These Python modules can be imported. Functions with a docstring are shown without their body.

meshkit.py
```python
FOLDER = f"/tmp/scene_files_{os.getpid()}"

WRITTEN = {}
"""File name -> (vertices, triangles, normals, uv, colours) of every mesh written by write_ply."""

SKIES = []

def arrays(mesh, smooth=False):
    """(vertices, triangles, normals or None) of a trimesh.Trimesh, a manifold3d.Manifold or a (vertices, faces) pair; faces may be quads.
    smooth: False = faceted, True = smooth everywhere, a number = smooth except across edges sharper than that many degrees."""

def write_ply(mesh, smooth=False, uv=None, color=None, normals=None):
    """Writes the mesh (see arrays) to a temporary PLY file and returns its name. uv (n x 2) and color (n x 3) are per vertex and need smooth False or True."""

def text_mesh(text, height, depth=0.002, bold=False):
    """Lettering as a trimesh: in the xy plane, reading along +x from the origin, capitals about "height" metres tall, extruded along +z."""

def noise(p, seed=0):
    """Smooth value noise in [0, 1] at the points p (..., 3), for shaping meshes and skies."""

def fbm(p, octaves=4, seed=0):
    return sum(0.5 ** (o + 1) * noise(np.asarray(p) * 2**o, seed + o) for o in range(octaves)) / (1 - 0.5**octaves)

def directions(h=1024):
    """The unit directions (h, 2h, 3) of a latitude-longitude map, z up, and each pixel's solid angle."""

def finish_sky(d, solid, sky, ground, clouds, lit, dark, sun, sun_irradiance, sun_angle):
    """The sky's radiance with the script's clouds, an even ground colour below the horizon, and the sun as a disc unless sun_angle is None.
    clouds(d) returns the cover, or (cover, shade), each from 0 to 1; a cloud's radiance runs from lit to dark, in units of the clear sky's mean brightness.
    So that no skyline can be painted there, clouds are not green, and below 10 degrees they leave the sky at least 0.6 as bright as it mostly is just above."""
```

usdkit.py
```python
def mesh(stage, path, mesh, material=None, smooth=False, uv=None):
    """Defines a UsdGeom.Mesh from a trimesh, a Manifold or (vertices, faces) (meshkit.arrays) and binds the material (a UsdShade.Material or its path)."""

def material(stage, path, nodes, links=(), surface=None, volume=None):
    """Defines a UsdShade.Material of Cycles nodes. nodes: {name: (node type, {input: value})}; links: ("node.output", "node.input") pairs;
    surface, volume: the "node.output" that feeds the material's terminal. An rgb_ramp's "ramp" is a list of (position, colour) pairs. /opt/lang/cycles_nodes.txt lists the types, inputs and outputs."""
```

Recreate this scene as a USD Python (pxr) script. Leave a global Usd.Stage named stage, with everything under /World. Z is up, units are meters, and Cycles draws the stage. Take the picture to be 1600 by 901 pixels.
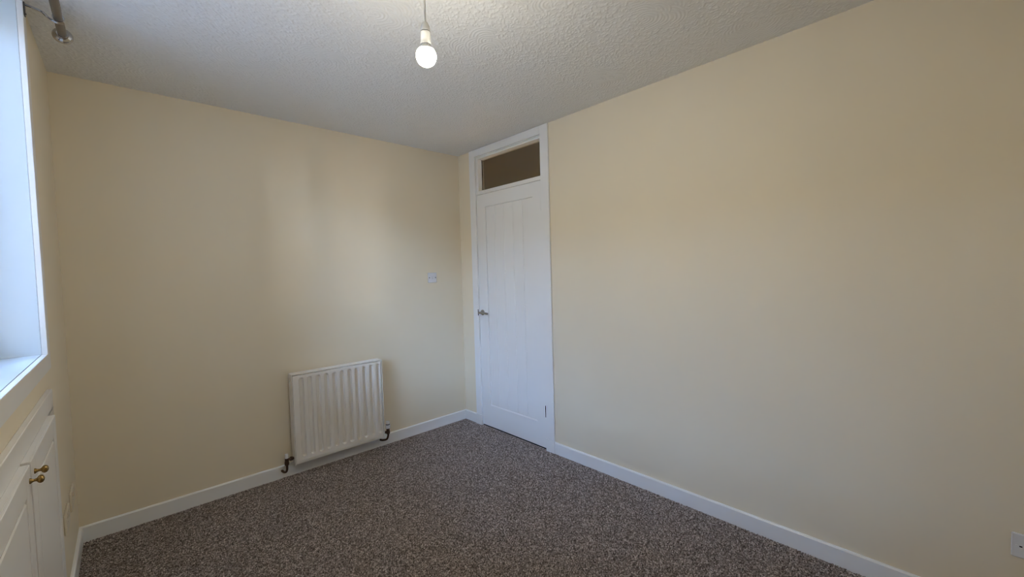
import math
import random

import manifold3d as m3
import meshkit
import numpy as np
import shapely
import trimesh
import usdkit
from pxr import Gf, Sdf, Usd, UsdGeom, UsdLux, UsdShade, Vt

stage = Usd.Stage.CreateInMemory()
UsdGeom.SetStageUpAxis(stage, "Z")
UsdGeom.SetStageMetersPerUnit(stage, 1.0)
UsdGeom.Xform.Define(stage, "/World")
UsdGeom.Scope.Define(stage, "/World/Looks")
rng = np.random.default_rng(7)
random.seed(7)

# ---------------------------------------------------------------- camera, sky, exposure
W, H, BACK, FRONT = 2.489, 2.4, 0.0, -3.62         # the room: x 0..W, y FRONT..BACK, z 0..H
EXPOSURE = 1.08
SKY = 1.0
TINT = (1.27, 1.03, 1.00)                            # the camera's white balance
EL, AZ = math.radians(38), math.radians(200)         # a veiled sun: the sky is brightest down the street
BULB = 199.0
cam = UsdGeom.Camera.Define(stage, "/World/camera")
cam.CreateHorizontalApertureAttr(36.0)
cam.CreateVerticalApertureAttr(36.0 * 901 / 1600)
cam.CreateFocalLengthAttr(36.0 * 648.4869 / 1600)
cam.CreateClippingRangeAttr((0.02, 1000.0))
cam.CreateExposureAttr(EXPOSURE)
R, U, F, EYE = (0.72907789, -0.68388536, -0.0273174), (0.04775586, 0.01101526, 0.9987983), (0.68276263, 0.72950633, -0.04069051), (0.22572016, -3.08512842, 1.3471838)
cam.AddTransformOp().Set(Gf.Matrix4d(*R, 0, *U, 0, *[-c for c in F], 0, *EYE, 1))

sky = usdkit.material(stage, "/World/Looks/sky", {
    "s": ("sky_texture", {"sky_type": "multiple_scattering", "sun_disc": False, "sun_elevation": EL, "sun_rotation": AZ, "air_density": 1.0, "aerosol_density": 1.2, "ozone_density": 1.0}),
    "t": ("mix", {"mix_type": "multiply", "fac": 1.0, "color2": TINT}),
    "b": ("background_shader", {"strength": SKY})}, [("s.color", "t.color1"), ("t.color", "b.color")], surface="b.background")
dome = UsdLux.DomeLight.Define(stage, "/World/sky_dome")
dome.CreateIntensityAttr(1.0)
UsdShade.MaterialBindingAPI.Apply(dome.GetPrim()).Bind(sky)

# ---------------------------------------------------------------- helpers
taken = {}


def path_for(name, parent=None):
    base = f"{parent.GetPath() if parent else '/World'}/{name}"
    n = taken.get(base, 0)
    taken[base] = n + 1
    return base if n == 0 else f"{base}_{n:03d}"


def tag(prim, label=None, category=None, group=None, kind=None):
    for k, v in (("label", label), ("category", category), ("group", group), ("kind", kind)):
        if v:
            prim.SetCustomDataByKey(k, v)
    return prim


def join(*parts):
    return trimesh.util.concatenate([p for p in parts])


def obj(name, mesh, mat, parent=None, smooth=30, **tags):
    p = usdkit.mesh(stage, path_for(name, parent), mesh, mat, smooth=smooth).GetPrim()
    return tag(p, **tags)


def thing(name, loc=(0, 0, 0), rotz=0, **tags):
    x = UsdGeom.Xform.Define(stage, path_for(name))
    x.AddTranslateOp().Set(Gf.Vec3d(*map(float, loc)))
    if rotz:
        x.AddRotateZOp().Set(float(rotz))
    return tag(x.GetPrim(), **tags)


def box(x0, x1, y0, y1, z0, z1, b=0.0):
    lo, hi = np.minimum([x0, y0, z0], [x1, y1, z1]), np.maximum([x0, y0, z0], [x1, y1, z1])
    if b <= 0:
        m = trimesh.creation.box(hi - lo)
        m.apply_translation((lo + hi) / 2)
        return m
    b = min(b, 0.49 * (hi - lo).min())
    pts = []
    for c in np.ndindex(2, 2, 2):
        corner, inward = np.where(c, hi, lo), np.where(c, -b, b)
        for k in range(3):
            d = inward.copy()
            d[k] = 0
            pts.append(corner + d)
    return trimesh.convex.convex_hull(np.array(pts))


def prism(poly, axis, a, b):
    """Extrudes the 2-D polygon along the axis from a to b; for axis 0 the polygon is (y, z), for 1 (x, z), for 2 (x, y)."""
    m = trimesh.creation.extrude_polygon(poly if hasattr(poly, "geom_type") else shapely.Polygon(poly), b - a, engine="earcut")
    v = np.array(m.vertices)
    v[:, 2] += a
    order = {0: [2, 0, 1], 1: [0, 2, 1], 2: [0, 1, 2]}[axis]
    m = trimesh.Trimesh(v[:, order], m.faces, process=True)
    if m.volume < 0:
        m.invert()
    return m


def lathe(profile, n=40):
    """(radius, z) profile turned about z."""
    return trimesh.creation.revolve(np.array(profile, float), sections=n)


def turn(mesh, axis):
    """Turns z of the mesh to the given direction."""
    m = mesh.copy()
    m.apply_transform(trimesh.geometry.align_vectors([0, 0, 1], axis))
    return m


def moved(mesh, *d):
    m = mesh.copy()
    m.apply_translation(d)
    return m


def tube(points, r, n=14, steps=10):
    """A round bar through the points (Catmull-Rom)."""
    P = np.array(points, float)
    if len(P) > 2:
        Q = np.vstack([2 * P[0] - P[1], P, 2 * P[-1] - P[-2]])
        out = []
        for i in range(1, len(Q) - 2):
            for t in np.linspace(0, 1, steps, endpoint=False):
                a, b, c, d = Q[i - 1:i + 3]
                out.append(0.5 * (2 * b + (c - a) * t + (2 * a - 5 * b + 4 * c - d) * t * t + (3 * b - a - 3 * c + d) * t ** 3))
        P = np.vstack([out, P[-1]])
    T = np.gradient(P, axis=0)
    T /= np.linalg.norm(T, axis=1, keepdims=True)
    ref = np.array([0, 0, 1.0]) if abs(T[0, 2]) < 0.9 else np.array([1.0, 0, 0])
    N = np.cross(T[0], ref)
    N /= np.linalg.norm(N)
    a = np.linspace(0, 2 * np.pi, n, endpoint=False)
    rings = []
    for p, t in zip(P, T):
        N = N - t * (N @ t)
        N /= np.linalg.norm(N)
        B = np.cross(t, N)
        rings.append(p + r * (np.cos(a)[:, None] * N + np.sin(a)[:, None] * B))
    v = np.vstack(rings + [P[:1], P[-1:]])
    f, k = [], len(P)
    for i in range(k - 1):
        for j in range(n):
            j2 = (j + 1) % n
            f += [[i * n + j, i * n + j2, (i + 1) * n + j2], [i * n + j, (i + 1) * n + j2, (i + 1) * n + j]]
    for j in range(n):
        j2 = (j + 1) % n
        f += [[k * n, j2, j], [k * n + 1, (k - 1) * n + j, (k - 1) * n + j2]]
    m = trimesh.Trimesh(v, f, process=False)
    if m.volume < 0:
        m.invert()
    return m


# ---------------------------------------------------------------- materials
def paint(name, color, rough=0.5, bump=0.0, scale=60.0, dist=0.002, var=0.0, spec=0.5, metallic=0.0):
    nodes = {"p": ("principled_bsdf", {"base_color": color, "roughness": rough, "specular_ior_level": spec, "metallic": metallic})}
    links = []
    if bump or var:
        nodes["g"] = ("geometry", {})
        nodes["n"] = ("noise_texture", {"scale": scale, "detail": 3.0})
        links.append(("g.position", "n.vector"))
    if bump:
        nodes["b"] = ("bump", {"strength": bump, "distance": dist})
        links += [("n.fac", "b.height"), ("b.normal", "p.normal")]
    if var:
        nodes["n2"] = ("noise_texture", {"scale": 1.7, "detail": 2.0})
        nodes["r"] = ("rgb_ramp", {"ramp": [(0.3, [c * (1 - var) for c in color]), (0.7, [min(1, c * (1 + var)) for c in color])]})
        links += [("g.position", "n2.vector"), ("n2.fac", "r.fac"), ("r.color", "p.base_color")]
    return usdkit.material(stage, f"/World/Looks/{name}", nodes, links, surface="p.BSDF")


M_wall = paint("magnolia_emulsion", (0.84, 0.745, 0.575), 0.6, bump=0.25, scale=170, dist=0.001, var=0.012, spec=0.35)
M_ceiling = paint("ceiling_white", (0.83, 0.83, 0.825), 0.5, spec=0.4)
M_gloss = paint("white_gloss_paint", (0.88, 0.88, 0.87), 0.3, bump=0.06, scale=50, dist=0.002)
M_reveal = paint("sky_tinted_window_paint", (0.64, 0.70, 0.73), 0.35, bump=0.06, scale=50)  # white paint, dimmed and blued to carry the sky light in its colour
M_cupboard = paint("cupboard_eggshell", (0.78, 0.76, 0.73), 0.4, bump=0.08, scale=60, dist=0.002)
M_upvc = paint("white_plastic_frame", (0.82, 0.82, 0.82), 0.3)
M_plastic = paint("white_switch_plastic", (0.78, 0.78, 0.79), 0.25)
M_beige_plastic = paint("cream_socket_plastic", (0.76, 0.68, 0.54), 0.35)
M_rad = paint("radiator_enamel", (0.86, 0.82, 0.75), 0.35, bump=0.03, scale=40)
M_chrome = paint("chrome", (0.52, 0.51, 0.51), 0.10, metallic=1.0)
M_handle = paint("satin_handle", (0.34, 0.34, 0.34), 0.16, metallic=1.0)
M_pole = paint("brushed_nickel", (0.27, 0.26, 0.255), 0.28, metallic=1.0)
M_brass = paint("aged_brass", (0.36, 0.235, 0.085), 0.25, metallic=1.0)
M_copper = paint("tarnished_copper", (0.10, 0.06, 0.045), 0.45, metallic=0.6)
M_pins = paint("brown_pin_slots", (0.42, 0.36, 0.28), 0.6)
M_dark = paint("dark_hole", (0.012, 0.012, 0.014), 0.7)
M_steel = paint("dark_steel", (0.12, 0.12, 0.125), 0.4, metallic=0.7)
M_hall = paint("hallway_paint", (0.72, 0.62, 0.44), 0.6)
M_lawn = paint("paving", (0.22, 0.22, 0.22), 0.9, var=0.1)
M_bulb = usdkit.material(stage, "/World/Looks/lit_bulb", {"e": ("emission", {"color": (1.0, 0.935, 0.76), "strength": BULB})}, surface="e.emission")
M_pane = usdkit.material(stage, "/World/Looks/window_glass", {
    "t": ("transparent_bsdf", {"color": (0.96, 0.98, 0.97)}), "g": ("glossy_bsdf", {"color": (1, 1, 1), "roughness": 0.02}),
    "f": ("fresnel", {"IOR": 1.5}), "m": ("mix_closure", {})},
    [("f.fac", "m.fac"), ("t.BSDF", "m.closure1"), ("g.BSDF", "m.closure2")], surface="m.closure")


M_hall_tint_glass = usdkit.material(stage, "/World/Looks/hall_tint_door_glass", {
    "t": ("transparent_bsdf", {"color": (0.85, 0.80, 0.70)}), "g": ("glossy_bsdf", {"color": (1, 1, 1), "roughness": 0.03}),
    "f": ("fresnel", {"IOR": 1.5}), "m": ("mix_closure", {}), "d": ("diffuse_bsdf", {"color": (0.50, 0.43, 0.31)}), "o": ("mix_closure", {"fac": 0.055})},  # brown diffuse share stands in for dim hallway light behind the pane
    [("f.fac", "m.fac"), ("t.BSDF", "m.closure1"), ("g.BSDF", "m.closure2"), ("m.closure", "o.closure1"), ("d.BSDF", "o.closure2")], surface="o.closure")


def carpet_mat(name):
    nodes = {"g": ("geometry", {}), "v": ("voronoi_texture", {"scale": 185.0}), "s": ("separate_color", {}),
             "r": ("rgb_ramp", {"ramp": [(0.0, (0.06, 0.046, 0.040)), (0.35, (0.24, 0.192, 0.170)), (0.70, (0.45, 0.375, 0.340)), (0.90, (0.74, 0.65, 0.60)), (1.0, (0.90, 0.83, 0.79))]}),
             "p": ("principled_bsdf", {"roughness": 0.95, "specular_ior_level": 0.15, "sheen_weight": 0.15, "sheen_roughness": 0.5})}
    return usdkit.material(stage, f"/World/Looks/{name}", nodes, [("g.position", "v.vector"), ("v.color", "s.color"), ("s.r", "r.fac"), ("r.color", "p.base_color")], surface="p.BSDF")


M_carpet = carpet_mat("carpet_yarn")

# ---------------------------------------------------------------- the setting: floor, walls, ceiling
S = "structure"
T = 0.12                                             # inner walls
WINDOWS = [(-0.80, -1.75)]                            # reveal: far and near jamb
WZ0, WZ1 = 1.09, 2.37
WT = 0.28                                            # outer wall
DY0, DY1, DZ1 = -1.045, -0.212, 2.362                # hole for the door set

obj("floor", box(-WT, W + 1.3, FRONT - T, BACK + T, -0.06, 0.0), M_carpet, kind=S, label="dark brown flecked carpeted floor of the empty room", category="floor")
obj("floor_hall", box(W + T + 0.001, W + 1.2, FRONT, BACK - 0.001, 0.0002, 0.008), paint("hall_boards", (0.42, 0.29, 0.17), 0.5), kind=S, label="hallway floor behind the closed door", category="floor")
obj("wall_back", box(-WT, W + 1.3, BACK, BACK + T, 0, H), M_wall, kind=S, label="cream painted end wall behind the white radiator", category="wall")
obj("wall_front", box(-WT, W + T, FRONT - T, FRONT, 0, H), M_wall, kind=S, label="cream painted wall behind the viewer", category="wall")
obj("wall_right", join(box(W, W + T, FRONT, DY0, 0, H), box(W, W + T, DY1, BACK, 0, H), box(W, W + T, DY0, DY1, DZ1, H)), M_wall, kind=S,
    label="long cream painted wall holding the white door", category="wall")
edges = [BACK] + [y for a, b in WINDOWS for y in (a + 0.0195, b - 0.0195)] + [FRONT]
obj("wall_left", join(*[box(-WT, 0, edges[k + 1], edges[k], 0, H) for k in range(0, len(edges), 2)],
                      *[m for a, b in WINDOWS for m in (box(-WT, 0, b - 0.0195, a + 0.0195, 0, WZ0 - 0.03), box(-WT, 0, b - 0.0195, a + 0.0195, WZ1, H))]), M_wall, kind=S,
    label="cream painted window wall at the left edge", category="wall")
obj("wall_hall", box(W + 1.2, W + 1.3, -2.9, BACK, 0, H), M_hall, kind=S, label="dim hallway wall seen through the glass above the door", category="wall")


def ceiling_mesh():
    step, y0 = 0.0031, -2.78
    nx, ny = int(W / step) + 1, int(-y0 / step) + 1
    X, Y = np.meshgrid(np.linspace(0, W, nx), np.linspace(y0, 0, ny), indexing="ij")
    P = np.stack([X, Y, 0 * X], -1)
    # stipple: small rounded points
    n1 = meshkit.noise(P / 0.0068, 3)
    n2 = meshkit.noise(P / 0.014, 5)
    st = np.clip((n1 * 0.75 + n2 * 0.35 - 0.52) / 0.28, 0, 1)
    st = st * st * (3 - 2 * st) * 0.0015 + 0.0004 * n2
    # combed clouds: scalloped fans of rings laid over each other
    patches = [(1.88, -2.22), (1.48, -1.57), (2.23, -1.73), (0.97, -0.98), (0.70, -0.75), (1.04, -1.52), (2.33, -2.45), (0.27, -0.66), (1.52, -0.85), (1.49, -2.02),
               (0.55, -1.35), (2.05, -1.05), (1.20, -0.40), (0.45, -0.28), (1.95, -0.45), (0.90, -2.05), (0.38, -1.90), (1.40, -2.55), (2.15, -2.75), (0.75, -2.62)]
    r = np.random.default_rng(21)
    height = st.copy()
    for cx, cy in patches:
        base, size = r.uniform(0, 2 * np.pi), r.uniform(0.85, 1.1)
        ax, ay = math.cos(base), math.sin(base)
        fans = [(-0.055, 0.0, 0.125, 0.0)]            # along the stroke, across it, reach, turn: laid from the outside in
        for row, (u, n, reach) in enumerate(((0.035, 3, 0.085), (-0.005, 3, 0.075), (-0.045, 2, 0.070))):
            for k in range(n):
                fans.append((u + r.uniform(-0.012, 0.012), (k - (n - 1) / 2) * 0.062 + r.uniform(-0.01, 0.01), reach * r.uniform(0.85, 1.1), r.uniform(-0.5, 0.5)))
        for u, w, fr, twist in fans:
            fx, fy, fr = cx + (u * ax - w * ay) * size, cy + (u * ay + w * ax) * size, fr * size
            i0, i1 = np.searchsorted(X[:, 0], [fx - fr - 0.02, fx + fr + 0.02])
            j0, j1 = np.searchsorted(Y[0], [fy - fr - 0.02, fy + fr + 0.02])
            if i1 <= i0 or j1 <= j0:
                continue
            dx, dy = X[i0:i1, j0:j1] - fx, Y[i0:i1, j0:j1] - fy
            wob = meshkit.noise(P[i0:i1, j0:j1] / 0.035, 9) - 0.5
            d = np.hypot(dx, dy) + 0.006 * wob
            turn_ = np.arctan2(dy, dx) - base - twist
            facing = np.cos(turn_) + 0.25 * wob
            ring = 0.5 + 0.5 * np.cos(2 * np.pi * d / 0.0150)
            hgt = 0.0003 + 0.0013 * ring ** 1.6
            m = np.clip((fr - d) / 0.008, 0, 1) * np.clip((facing + 0.15) / 0.15, 0, 1)
            height[i0:i1, j0:j1] = height[i0:i1, j0:j1] * (1 - m) + hgt * m
    Z = H - 0.0002 - height
    v = np.stack([X, Y, Z], -1).reshape(-1, 3)
    i = np.arange(nx * ny).reshape(nx, ny)
    a, b, c, d = i[:-1, :-1].ravel(), i[1:, :-1].ravel(), i[1:, 1:].ravel(), i[:-1, 1:].ravel()
    f = np.vstack([np.stack([a, c, b], 1), np.stack([a, d, c], 1)])
    relief = trimesh.Trimesh(v, f, process=False)
    return relief


obj("ceiling", ceiling_mesh(), M_ceiling, smooth=True, kind=S, label="white ceiling with stippled texture and combed swirl patches", category="ceiling")

obj("ceiling_slab", box(-WT, W + T, FRONT - T, BACK + T, H, H + 0.06), M_ceiling, smooth=False, kind=S, label="plain ceiling above the viewer", category="ceiling")
obj("ceiling_hall", box(W + T, W + 1.3, FRONT - T, BACK + T, H, H + 0.06), M_hall, smooth=False, kind=S, label="hallway ceiling seen through the glass above the door", category="ceiling")

# skirting boards
SK, ST = 0.088, 0.0125


def skirt(name, p0, p1, normal, label):
    """A board with a bevelled top from p0 to p1 (xy) along a wall; normal points into the room."""
    p0, p1, n = np.array(p0, float), np.array(p1, float), np.array(normal, float)
    prof = [(0.0, 0.0), (ST, 0.0), (ST, SK - 0.006), (ST - 0.004, SK - 0.001), (ST - 0.006, SK), (0.0, SK)]
    v = np.array([[*(q + n * u), z] for q in (p0, p1) for u, z in prof])
    return obj(name, trimesh.convex.convex_hull(v), M_gloss, kind=S, label=label, category="skirting board")


skirt("baseboard_back", (0.0, 0.0), (W, 0.0), (0, -1), "white skirting board running under the radiator")
skirt("baseboard_right", (W, -1.094), (W, FRONT), (-1, 0), "long white skirting board right of the door")
skirt("baseboard_right", (W, -ST), (W, -0.172), (-1, 0), "short white skirting piece between corner and door")
skirt("baseboard_left", (0.0, -ST), (0.0, -0.80), (1, 0), "white skirting board below the left sockets")
skirt("baseboard_left", (0.0, -2.14), (0.0, FRONT), (1, 0), "white skirting board beyond the cupboard, towards the viewer")
skirt("baseboard_front", (ST, FRONT), (W - ST, FRONT), (0, 1), "white skirting board behind the viewer")

# ---------------------------------------------------------------- carpet pile: patches of yarn tufts, scattered whole
PATCH = W / 10


def pile_patch(seed):
    r = np.random.default_rng(seed)
    n = int(PATCH / 0.0052)
    g = (np.arange(n) + 0.5) * PATCH / n
    X, Y = np.meshgrid(g, g)
    c = np.stack([X.ravel(), Y.ravel()], 1) - PATCH / 2 + r.uniform(-0.0016, 0.0016, (n * n, 2))
    k = len(c)
    hgt, rad, rot = r.uniform(0.004, 0.0085, k), r.uniform(0.0022, 0.0036, k), r.uniform(0, 6.28, k)
    lean = r.uniform(-0.0025, 0.0025, (k, 2))
    ring = rot[:, None] + np.arange(4) * np.pi / 2
    el = r.uniform(0.6, 1.0, k)[:, None]
    v = np.zeros((k, 9, 3))
    ca, sa = np.cos(ring), np.sin(ring) * el
    v[:, 0:4, 0], v[:, 0:4, 1] = c[:, :1] + rad[:, None] * ca, c[:, 1:] + rad[:, None] * sa
    v[:, 4:8, 0] = c[:, :1] + lean[:, :1] + 0.75 * rad[:, None] * ca
    v[:, 4:8, 1] = c[:, 1:] + lean[:, 1:] + 0.75 * rad[:, None] * sa
    v[:, 4:8, 2] = hgt[:, None] * 0.8
    v[:, 8, :2], v[:, 8, 2] = c + lean, hgt
    f = []
    for j in range(4):
        j2 = (j + 1) % 4
        f += [[j, j2, 4 + j2], [j, 4 + j2, 4 + j], [4 + j, 4 + j2, 8]]
    f = (np.array(f)[None] + 9 * np.arange(k)[:, None, None]).reshape(-1, 3)
    return v.reshape(-1, 3), f


pile = UsdGeom.PointInstancer.Define(stage, path_for("carpet_pile"))
tag(pile.GetPrim(), "dark brown flecked carpet pile covering the floor", "carpet", kind="stuff")
protos = []
for k in range(2):
    protos.append(usdkit.mesh(stage, f"/World/carpet_pile/tufts_{k + 1:03d}" if k else "/World/carpet_pile/tufts", pile_patch(40 + k), M_carpet, smooth=True).GetPath())
pile.CreatePrototypesRel().SetTargets(protos)
pos, idx, quats = [], [], []
for i in range(10):
    for j in range(12):
        pos.append(((i + 0.5) * PATCH, -(j + 0.5) * PATCH, 0.0))
        idx.append(int(rng.integers(2)))
        a = int(rng.integers(4)) * math.pi / 2
        quats.append(Gf.Quath(math.cos(a / 2), 0, 0, math.sin(a / 2)))
pile.CreatePositionsAttr(Vt.Vec3fArray([Gf.Vec3f(*p) for p in pos]))
pile.CreateOrientationsAttr(Vt.QuathArray(quats))
pile.CreateProtoIndicesAttr(Vt.IntArray(idx))

# ---------------------------------------------------------------- window
CX = 0.012                                            # how far the casing stands off the wall
fx0, fx1 = -0.25, -0.19
for num, (JY, WY1) in enumerate(WINDOWS):
    win = thing(f"window_{num + 1}", kind=S, category="window", label="deep white window reveal with sill at the left edge")
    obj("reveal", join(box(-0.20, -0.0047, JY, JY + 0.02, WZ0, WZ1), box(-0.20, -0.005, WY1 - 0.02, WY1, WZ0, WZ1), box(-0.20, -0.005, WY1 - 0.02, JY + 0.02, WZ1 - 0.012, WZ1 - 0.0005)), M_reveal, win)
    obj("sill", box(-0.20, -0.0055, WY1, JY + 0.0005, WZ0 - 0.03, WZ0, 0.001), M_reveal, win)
    for y0, y1 in ((JY, JY + 0.055), (WY1 - 0.055, WY1)):
        obj("casing", box(-0.0045, CX, y0, y1, WZ0 - 0.06, WZ1 + 0.02, 0.0015), M_cupboard, win)
    obj("casing", box(-0.0045, CX, WY1, JY, WZ0 - 0.06, WZ0, 0.0015), M_cupboard, win)
    obj("casing", box(-0.0045, CX, WY1, JY, WZ1 - 0.012, WZ1 + 0.02, 0.0015), M_cupboard, win)
    obj("window_frame", join(box(fx0, fx1, JY - 0.06, JY + 0.02, WZ0 - 0.03, WZ1, 0.004), box(fx0, fx1, WY1 - 0.02, WY1 + 0.06, WZ0 - 0.03, WZ1, 0.004),
                             box(fx0, fx1, WY1, JY, WZ0 - 0.03, WZ0 + 0.06, 0.004), box(fx0, fx1, WY1, JY, WZ1 - 0.06, WZ1, 0.004)), M_upvc, win)
    my = (JY + WY1) / 2
    obj("mullion", box(fx0, fx1, my - 0.035, my + 0.035, WZ0 + 0.06, WZ1 - 0.06, 0.004), M_upvc, win)
    for y0, y1 in ((my + 0.035, JY - 0.06), (WY1 + 0.06, my - 0.035)):
        obj("pane", box(-0.224, -0.220, y0, y1, WZ0 + 0.06, WZ1 - 0.06), M_pane, win, smooth=False)
house = thing("added_house", (-18, 0, -0.6), label="pale rendered house added unseen across the street to block low sky", category="house")  # unseen, added to screen the low sky so the upper walls stay warm
M_render = paint("pale_render", (0.50, 0.40, 0.27), 0.8, var=0.05)
M_roof = paint("roof_tiles", (0.20, 0.12, 0.09), 0.8, var=0.1)
obj("wall", box(-7, 0, -16, 14, 0, 5.6), M_render, house)
obj("roof", prism([(-7.4, 5.5), (0.4, 5.5), (0.4, 5.6), (-3.5, 7.9), (-7.4, 5.6)], 1, -16.3, 14.3), M_roof, house, smooth=False)
for k in range(7):
    for z in (0.9, 3.2):
        wf = obj("window", box(-0.05, 0.04, -14 + 4 * k, -12.6 + 4 * k, z, z + 1.2, 0.01), M_upvc, house)
        obj("pane", box(0.041, 0.045, -13.92 + 4 * k, -12.68 + 4 * k, z + 0.08, z + 1.12), M_dark, wf)
obj("ground", box(-30, -0.30, -25, 22, -0.7, -0.6), M_lawn, kind=S, label="paving outside the window", category="ground")

# ---------------------------------------------------------------- door set in the right wall
door = thing("door_1", kind=S, label="tall white panelled door with glazed top light", category="door")
AX = W - 0.014
for y0, y1 in ((-0.248, -0.174), (-1.092, -1.013)):
    obj("architrave", box(AX, W, y0, y1, 0.096, H - 0.0035, 0.0025), M_gloss, door)
obj("architrave", box(AX, W, -1.013, -0.248, 2.336, H - 0.0035, 0.0025), M_gloss, door)
for y0, y1 in ((-0.249, -0.172), (-1.094, -1.011)):
    obj("plinth_block", box(W - 0.018, W, y0, y1, 0.0, 0.097, 0.003), M_gloss, door)
obj("door_lining", join(box(W + 0.001, W + T, DY1 - 0.031, DY1, 0, DZ1), box(W + 0.001, W + T, DY0, DY0 + 0.034, 0, DZ1), box(W + 0.001, W + T, DY0, DY1, 2.330, DZ1)), M_gloss, door)
tz0, tz1, ty0, ty1 = 2.044, 2.315, -0.998, -0.272
obj("transom_rail", box(W + 0.002, W + T - 0.002, -1.011, -0.243, 2.013, tz0, 0.003), M_gloss, door)
obj("glazing_bead", join(box(W + 0.006, W + T - 0.004, ty1, -0.243, tz0, 2.330, 0.002), box(W + 0.006, W + T - 0.004, -1.011, ty0, tz0, 2.330, 0.002),
                         box(W + 0.006, W + T - 0.004, ty0, ty1, tz1, 2.330, 0.002)), M_gloss, door)
obj("pane", box(W + 0.054, W + 0.058, ty0, ty1, tz0, tz1), M_hall_tint_glass, door, smooth=False, label="glass pane above the door with dim hall light mixed in as brown")
obj("glazing_seal", join(box(W + 0.049, W + 0.054, ty1 - 0.004, ty1, tz0, tz1), box(W + 0.049, W + 0.054, ty0, ty0 + 0.004, tz0, tz1)), M_dark, door)
LX0, LX1, LY0, LY1, LZ0, LZ1 = W + 0.001, W + 0.040, -1.0085, -0.2455, 0.013, 2.0095
PY = [-0.360, -0.470, -0.580, -0.690, -0.800, -0.911]
PZ0, PZ1 = 0.198, 1.903
REC = 0.007
leaf = obj("leaf", join(box(LX0, LX1, PY[0] - 0.0, LY1, LZ0, LZ1, 0.0015), box(LX0, LX1, LY0, PY[5], LZ0, LZ1, 0.0015),
                        box(LX0 + 0.0001, LX1, PY[5] - 0.002, PY[0] + 0.002, LZ0 + 0.0015, PZ0, 0.0), box(LX0 + 0.0001, LX1, PY[5] - 0.002, PY[0] + 0.002, PZ1, LZ1 - 0.0015, 0.0),
                        prism([(LX0, PZ0 - 0.001), (LX0 + REC + 0.008, PZ0 - 0.001), (LX0 + REC + 0.008, PZ0 + 0.0135), (LX0 + REC - 0.001, PZ0 + 0.0075), (LX0 + 0.0003, PZ0)], 1, PY[5], PY[0]),
                        prism([(LX0 + 0.0003, PZ1), (LX0 + REC - 0.001, PZ1 - 0.004), (LX0 + REC + 0.008, PZ1 - 0.008), (LX0 + REC + 0.008, PZ1 + 0.001), (LX0, PZ1 + 0.001)], 1, PY[5], PY[0])), M_gloss, door, smooth=20)
for k in range(5):
    a, b, c = PY[k + 1], PY[k], 0.003
    pr = [(a + 0.0006, LX0 + REC + c), (a + c, LX0 + REC), (b - c, LX0 + REC), (b - 0.0006, LX0 + REC + c), (b - 0.0006, LX1 - 0.006), (a + 0.0006, LX1 - 0.006)]
    obj("board", prism([(x, y) for y, x in pr], 2, PZ0, PZ1), M_gloss, leaf, smooth=20)
handle = obj("handle", join(moved(turn(lathe([(0, 0), (0.0235, 0), (0.0245, 0.002), (0.0235, 0.006), (0.019, 0.0085), (0.012, 0.0095), (0.0105, 0.016), (0.0095, 0.034), (0, 0.034)]), (-1, 0, 0)), LX0, -0.288, 1.0)), M_handle, leaf, label="chrome handle rose")
lever = tube([(LX0 - 0.036, -0.279, 1.0), (LX0 - 0.038, -0.300, 1.0005), (LX0 - 0.036, -0.340, 1.001), (LX0 - 0.037, -0.375, 0.999), (LX0 - 0.034, -0.392, 0.997)], 0.0085)
obj("lever", join(lever, moved(trimesh.creation.icosphere(2, 0.0095), LX0 - 0.036, -0.281, 1.0)), M_handle, leaf, label="chrome lever handle")
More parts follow.
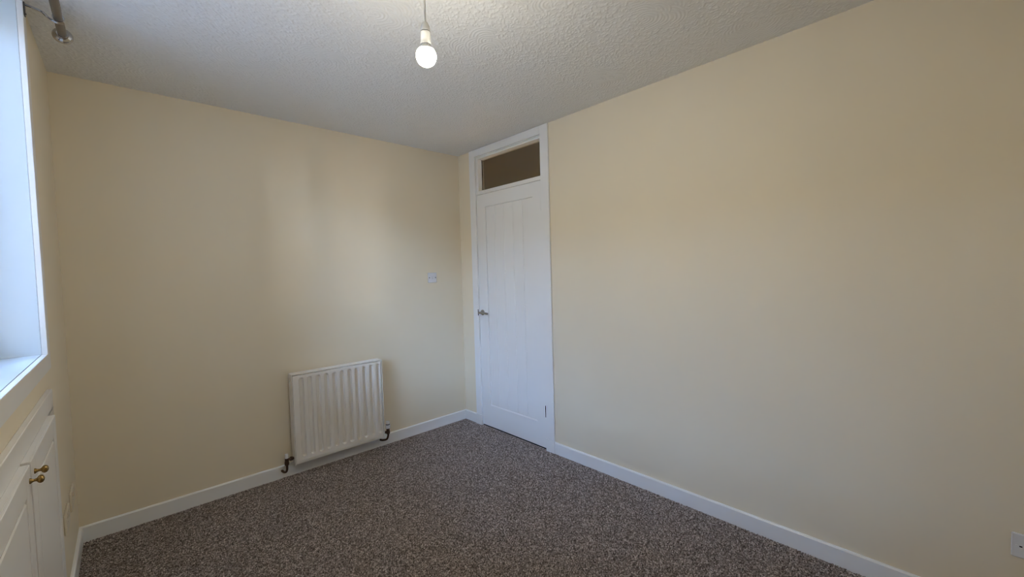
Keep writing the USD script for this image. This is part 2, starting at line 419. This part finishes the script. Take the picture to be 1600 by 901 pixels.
obj("door_gap_shade", box(W + 0.010, W + 0.036, -1.010, -0.244, 0.0, LZ0), M_dark, door)  # black strip painted in for the shade of the gap under the leaf
obj("latch_plate", box(W - 0.0155, W - 0.0130, -0.2475, -0.2385, 0.972, 1.026, 0.0006), M_steel, door)
for z0, mat, lab in ((1.790, M_gloss, "painted hinge"), (0.255, M_dark, "dark bare hinge")):
    kn = [moved(lathe([(0, 0), (0.0058, 0), (0.0065, 0.001), (0.0065, 0.0165), (0.0058, 0.0172), (0, 0.0172)], 16), W - 0.0065, -1.0105, z0 + 0.017 * i) for i in range(5)]
    obj("hinge", join(*kn), mat, door, label=lab)

# ---------------------------------------------------------------- radiator on the back wall
rad = thing("radiator", (1.3225, 0, 0), label="cream enamelled panel radiator with vertical channels under the end wall", category="radiator")
RX, RZ0, RZ1, RF = 0.3135, 0.100, 0.700, -0.098


def front_panel():
    PX_ = RX - 0.0035
    xs = np.unique(np.round(np.concatenate([np.linspace(-PX_, PX_, 40)] + [c + np.linspace(-0.020, 0.020, 21) for c in 1.065 + 0.0541 * np.arange(11) - 1.3225]), 5))
    zs = np.unique(np.round(np.concatenate([np.linspace(RZ0, RZ1 - 0.0065, 20), 0.14 + np.linspace(-0.02, 0.04, 26), 0.672 + np.linspace(-0.04, 0.018, 26)]), 5))
    X, Z = np.meshgrid(xs, zs, indexing="ij")
    depth = np.zeros_like(X)
    for c in 1.065 + 0.0541 * np.arange(11) - 1.3225:
        dz = np.clip(Z, 0.158, 0.660)
        d = np.hypot(X - c, Z - dz)
        depth = np.maximum(depth, np.clip((0.0165 - d) / 0.0068, 0, 1))
    depth = depth * depth * (3 - 2 * depth) * 0.0170
    e = np.minimum(np.minimum(X + PX_, PX_ - X), np.minimum(Z - RZ0, RZ1 - 0.0065 - Z))
    edge = 0.004 * np.clip(1 - e / 0.004, 0, 1) ** 2
    Yf = RF + depth + edge
    nx, nz = X.shape
    vf, vb = np.stack([X, Yf, Z], -1).reshape(-1, 3), np.stack([X, 0 * X + RF + 0.021, Z], -1).reshape(-1, 3)
    i = np.arange(nx * nz).reshape(nx, nz)
    a, b, c, d = i[:-1, :-1].ravel(), i[1:, :-1].ravel(), i[1:, 1:].ravel(), i[:-1, 1:].ravel()
    f = np.vstack([np.stack([a, b, c], 1), np.stack([a, c, d], 1)])
    n = nx * nz
    ring = np.concatenate([i[:, 0], i[-1, 1:], i[-2::-1, -1], i[0, -2:0:-1]])
    r2 = np.roll(ring, -1)
    side = np.vstack([np.stack([ring, ring + n, r2 + n], 1), np.stack([ring, r2 + n, r2], 1)])
    return trimesh.Trimesh(np.vstack([vf, vb]), np.vstack([f, f[:, ::-1] + n, side]), process=False)


obj("front_panel", front_panel(), M_rad, rad, smooth=40)
obj("back_panel", box(-RX + 0.004, RX - 0.004, -0.045, -0.034, RZ0 + 0.02, RZ1 - 0.01, 0.003), M_rad, rad)
for sx in (-1, 1):
    x0, x1 = (-RX - 0.0035, -RX + 0.004) if sx < 0 else (RX - 0.004, RX + 0.0035)
    outline = shapely.box(-0.0855, RZ0 + 0.012, -0.030, RZ1 - 0.004)
    slot = shapely.LineString([(-0.058, RZ1 - 0.045), (-0.058, RZ1 - 0.028)]).buffer(0.0085)
    obj("side_panel", prism(outline.difference(slot), 0, *((x0, x0 + 0.003) if sx < 0 else (x1 - 0.003, x1))), M_rad, rad, smooth=20)
    obj("side_flange", box(*((x0 - 0.0005, x0 + 0.0035) if sx < 0 else (x1 - 0.0035, x1 + 0.0005)), -0.0995, -0.085, RZ0 - 0.002, RZ1 + 0.001, 0.001), M_rad, rad)
cov = [box(-RX - 0.003, RX + 0.003, -0.0945, -0.084, RZ1 - 0.003, RZ1 + 0.006, 0.003), box(-RX - 0.003, RX + 0.003, -0.040, -0.028, RZ1 - 0.003, RZ1 + 0.006, 0.003)]
cov += [box(-RX - 0.003, RX + 0.003, -0.086, -0.038, RZ1 - 0.001, RZ1 + 0.0035, 0.001)]
obj("top_cover", join(*cov), M_rad, rad)
for x in (-0.20, 0.20):
    obj("wall_bracket", join(box(x - 0.015, x + 0.015, -0.034, -0.0005, 0.20, 0.24, 0.002), box(x - 0.015, x + 0.015, -0.034, -0.0005, 0.56, 0.60, 0.002), box(x - 0.015, x + 0.015, -0.004, -0.0005, 0.2, 0.6, 0.001)), M_rad, rad)
# thermostatic valve at the right
tx = 1.682 - 1.3225
trv = obj("thermostatic_valve", join(moved(lathe([(0, 0), (0.013, 0), (0.0145, 0.004), (0.0145, 0.020), (0.012, 0.026), (0.0125, 0.045), (0, 0.045)], 24), tx, -0.066, 0.108),
                                     turn_x := tube([(tx, -0.066, 0.125), (RX + 0.002, -0.066, 0.125)], 0.009)), M_copper, rad, label="tarnished brass valve body")
obj("valve_head", join(moved(lathe([(0, 0), (0.0165, 0), (0.0185, 0.003), (0.0185, 0.022), (0.0175, 0.026), (0.0175, 0.0275), (0, 0.0275)], 32), tx, -0.066, 0.152),
                       moved(lathe([(0, 0), (0.0135, 0), (0.0145, 0.002), (0.0145, 0.024), (0.0135, 0.0275), (0, 0.0285)], 32), tx, -0.066, 0.180)), M_plastic, trv, label="white thermostatic valve cap")
obj("valve_ring", moved(lathe([(0.0125, 0), (0.0155, 0), (0.0155, 0.008), (0.0125, 0.008), (0.0125, 0)], 32), tx, -0.066, 0.1785), M_steel, trv)
obj("pipe", tube([(tx, -0.066, 0.112), (tx - 0.001, -0.066, 0.090), (tx - 0.010, -0.060, 0.066), (tx - 0.030, -0.040, 0.058), (tx - 0.040, -0.022, 0.057), (tx - 0.041, -0.0126, 0.057)], 0.0072), M_copper, trv)
# lockshield valve at the left
lx = 0.962 - 1.3225
lock = obj("lockshield_valve", join(moved(lathe([(0, 0), (0.0115, 0), (0.0135, 0.005), (0.0135, 0.022), (0.011, 0.030), (0.0115, 0.048), (0, 0.048)], 24), lx, -0.066, 0.105),
                                    tube([(lx, -0.066, 0.140), (-RX - 0.001, -0.066, 0.140)], 0.0085), moved(turn(lathe([(0, 0), (0.014, 0), (0.0145, 0.002), (0.0145, 0.014), (0.013, 0.016), (0, 0.016)], 6), (1, 0, 0)), lx + 0.020, -0.066, 0.140)), M_copper, rad, label="tarnished lockshield valve body")
obj("valve_cap", moved(lathe([(0, 0), (0.0115, 0), (0.012, 0.002), (0.011, 0.022), (0.0095, 0.027), (0, 0.0285)], 28), lx, -0.066, 0.152), M_plastic, lock, label="small white lockshield cap")
obj("pipe", tube([(lx, -0.066, 0.108), (lx, -0.066, 0.080), (lx - 0.004, -0.058, 0.060), (lx - 0.012, -0.040, 0.053), (lx - 0.017, -0.022, 0.055), (lx - 0.018, -0.0126, 0.056)], 0.0072), M_copper, lock)

# ---------------------------------------------------------------- pendant lamp
PX, PYY, BZ = 0.9457, -1.9551, 2.0214
lamp = thing("pendant_lamp", (PX, PYY, H), label="bare lit bulb hanging on a white flex from the ceiling", category="lamp")
o = lambda z: z - H
obj("ceiling_rose", moved(lathe([(0, -0.028), (0.012, -0.028), (0.020, -0.024), (0.036, -0.014), (0.041, -0.004), (0.041, 0.0), (0, 0.0)][::-1]), 0, 0, -0.002), M_plastic, lamp)
obj("flex", tube([(0, 0, -0.027), (0.0006, 0.0004, -0.15), (0, 0, o(BZ + 0.098))], 0.0033, steps=6), M_plastic, lamp)
obj("lamp_holder_cap", moved(lathe([(0, 0), (0.0145, 0), (0.0150, 0.001), (0.0148, 0.006), (0.0128, 0.018), (0.0085, 0.027), (0.0050, 0.029), (0, 0.029)][::-1]), 0, 0, o(BZ + 0.0735)), M_plastic, lamp)
obj("holder_seam", moved(lathe([(0.0, 0), (0.0152, 0), (0.0152, 0.0016), (0, 0.0016)][::-1]), 0, 0, o(BZ + 0.0722)), M_steel, lamp)
obj("lamp_holder", moved(lathe([(0.0, 0), (0.0150, 0), (0.0150, 0.0325), (0.0135, 0.0335), (0, 0.0335)][::-1]), 0, 0, o(BZ + 0.0395)), M_plastic, lamp)
obj("holder_ring", moved(lathe([(0.0135, 0), (0.0163, 0), (0.0163, 0.006), (0.0135, 0.006), (0.0135, 0)][::-1]), 0, 0, o(BZ + 0.0345)), M_plastic, lamp)
prof = [(0, -0.031)] + [(0.031 * math.sin(a), -0.031 * math.cos(a)) for a in np.linspace(0.12, 2.18, 26)] + [(0, 0.0178)]
obj("bulb", moved(lathe(prof, 48), 0, 0, o(BZ)), M_bulb, lamp, smooth=60, label="lit warm white bulb")
obj("bulb_base", moved(lathe([(0, 0.0180), (0.0252, 0.0180), (0.0215, 0.0235), (0.0165, 0.0300), (0.0135, 0.0345), (0, 0.0345)], 48), 0, 0, o(BZ)), M_plastic, lamp, label="white plastic bulb base")

# ---------------------------------------------------------------- curtain pole
PXX, PZ = 0.0966, 2.339
pole = thing("curtain_pole", (PXX, -0.66, PZ), label="dark metal curtain pole with round end cap above the window", category="curtain pole")
obj("pole", tube([(0, 0.03, 0), (0, -1.88, 0)], 0.0135, n=24), M_pole, pole)
fin = lathe([(0, -0.012), (0.0165, -0.012), (0.0175, -0.010), (0.0175, 0.000), (0.026, 0.003), (0.030, 0.009), (0.0305, 0.014), (0.027, 0.023), (0.018, 0.030), (0.008, 0.0335), (0, 0.034)][::-1], 48)
fin.invert() if fin.volume < 0 else None
obj("finial", moved(turn(fin, (0, 1, 0)), 0, 0.02, 0), M_chrome, pole, label="polished chrome end cap")
obj("finial", moved(turn(fin, (0, -1, 0)), 0, -1.87, 0), M_chrome, pole, label="polished chrome end cap")
for by in (-0.125, -1.72):
    ring = lathe([(0.0138, -0.005), (0.0165, -0.005), (0.0165, 0.005), (0.0138, 0.005), (0.0138, -0.005)], 32)
    wx = CX - PXX
    arm = tube([(wx + 0.003, by, 0.016), (wx + 0.022, by, 0.012), (wx + 0.044, by, 0.006), (-0.026, by, -0.008), (-0.014, by, -0.0165), (0.0, by, -0.0185), (0.014, by, -0.014)], 0.0044, n=10)
    br = obj("bracket", join(arm, moved(turn(ring, (0, 1, 0)), 0, by, 0)), M_chrome, pole)
    obj("bracket_plate", join(box(wx, wx + 0.004, by - 0.009, by + 0.009, -0.026, 0.022, 0.001), moved(turn(lathe([(0, 0), (0.0035, 0), (0.003, 0.002), (0, 0.0025)], 12), (1, 0, 0)), wx + 0.004, by, -0.018)), M_steel, br)

# ---------------------------------------------------------------- cupboard under the window
KF, KD = 0.0155, 0.034                               # frame front, door front
cup = thing("cupboard", (0, -1.50, 0), label="off-white two-door cupboard under the window sill with brass knobs", category="cupboard")
ky = lambda y: y + 1.50
KY0, KY1, KZ1 = -2.14, -0.80, 0.960
gapy, DZ0, DZT = -1.497, 0.10, 0.899
obj("frame", join(box(0.0, KF, ky(KY0), ky(KY1), DZT - 0.01, KZ1, 0.002), box(0.0, KF, ky(KY1) - 0.17, ky(KY1), 0.009, DZT, 0.002), box(0.0, KF, ky(KY0), ky(KY0) + 0.17, 0.009, DZT, 0.002),
                  box(0.0, KF, ky(KY0) + 0.1, ky(KY1) - 0.1, 0.009, DZ0 + 0.01, 0.002), box(0.0, KF - 0.003, ky(gapy) - 0.08, ky(gapy) + 0.08, 0.1, DZT, 0)), M_cupboard, cup)
knob_prof = [(0.64 * r, 0.62 * z) for r, z in [(0, 0), (0.0105, 0), (0.0110, 0.0015), (0.0095, 0.004), (0.0060, 0.009), (0.0050, 0.014), (0.0065, 0.019), (0.0120, 0.0225), (0.0150, 0.027), (0.0155, 0.031), (0.0135, 0.036), (0.0080, 0.0395), (0, 0.041)]]
knob = turn(lathe(knob_prof[::-1], 36), (1, 0, 0))
if knob.volume < 0:
    knob.invert()
for y0, y1, kny, lab in ((gapy + 0.011, -0.975, -1.450, "far"), (-1.970, gapy - 0.011, -1.526, "near")):
    a, b = ky(y0), ky(y1)
    s = 0.062
    slab = [box(KF, KD - 0.005, a, b, DZ0, DZT, 0.001)]
    slab += [box(KD - 0.006, KD, a, a + s, DZ0, DZT, 0.0012), box(KD - 0.006, KD, b - s, b, DZ0, DZT, 0.0012), box(KD - 0.006, KD, a + s, b - s, DZT - s, DZT, 0.0012), box(KD - 0.006, KD, a + s, b - s, DZ0, DZ0 + s, 0.0012)]
    d = obj("door", join(*slab), M_cupboard, cup)
    obj("raised_panel", box(KD - 0.006, KD - 0.0005, a + s + 0.009, b - s - 0.009, DZ0 + s + 0.009, DZT - s - 0.009, 0.003), M_cupboard, d)
    obj("knob", moved(knob, KD, ky(kny), 0.862), M_brass, d, label="round brass knob")


# ---------------------------------------------------------------- switch and sockets
def double_socket(loc, rotz, mat, label):
    """Plate in the local xz plane, facing -y, its back at y = 0."""
    t = thing("wall_socket", loc, rotz, label=label, category="socket")
    obj("plate", box(-0.073, 0.073, -0.009, 0, -0.043, 0.043, 0.003), mat, t)
    for sx in (-1, 1):
        obj("rocker", box(sx * 0.012 - 0.0065, sx * 0.012 + 0.0065, -0.012, -0.008, 0.010, 0.030, 0.0012), mat, t)
        obj("pin_hole", box(sx * 0.040 - 0.0022, sx * 0.040 + 0.0022, -0.0093, -0.006, 0.016, 0.025), M_pins if mat is M_beige_plastic else M_dark, t)
        for u in (-0.011, 0.011):
            obj("pin_hole", box(sx * 0.040 + u - 0.0035, sx * 0.040 + u + 0.0035, -0.0093, -0.006, -0.0035, 0.0010), M_pins if mat is M_beige_plastic else M_dark, t)
        obj("screw", moved(turn(lathe([(0, 0), (0.0034, 0), (0.003, 0.001), (0, 0.0012)], 14), (0, -1, 0)), sx * 0.0603, -0.009, 0.0), mat, t)
    return t


double_socket((W, -3.305, 0.335), -90, M_plastic, "white double socket on the right wall, cut by the picture's right edge")
double_socket((0, -0.515, 0.350), 90, M_beige_plastic, "pale double socket on the window wall, nearer the cupboard")
double_socket((0, -0.275, 0.350), 90, M_beige_plastic, "pale double socket on the window wall, nearer the corner")

sw = thing("light_switch", (2.172, 0, 1.3135), label="small white light switch on the end wall left of the door", category="light switch")
obj("plate", box(-0.043, 0.043, -0.008, 0, -0.043, 0.043, 0.003), M_plastic, sw)
obj("rocker", box(-0.006, 0.006, -0.0115, -0.007, -0.011, 0.011, 0.0015), M_plastic, sw)
for sx in (-1, 1):
    obj("screw", moved(turn(lathe([(0, 0), (0.0045, 0), (0.004, 0.001), (0, 0.0013)], 14), (0, -1, 0)), sx * 0.0305, -0.008, 0), M_steel, sw)
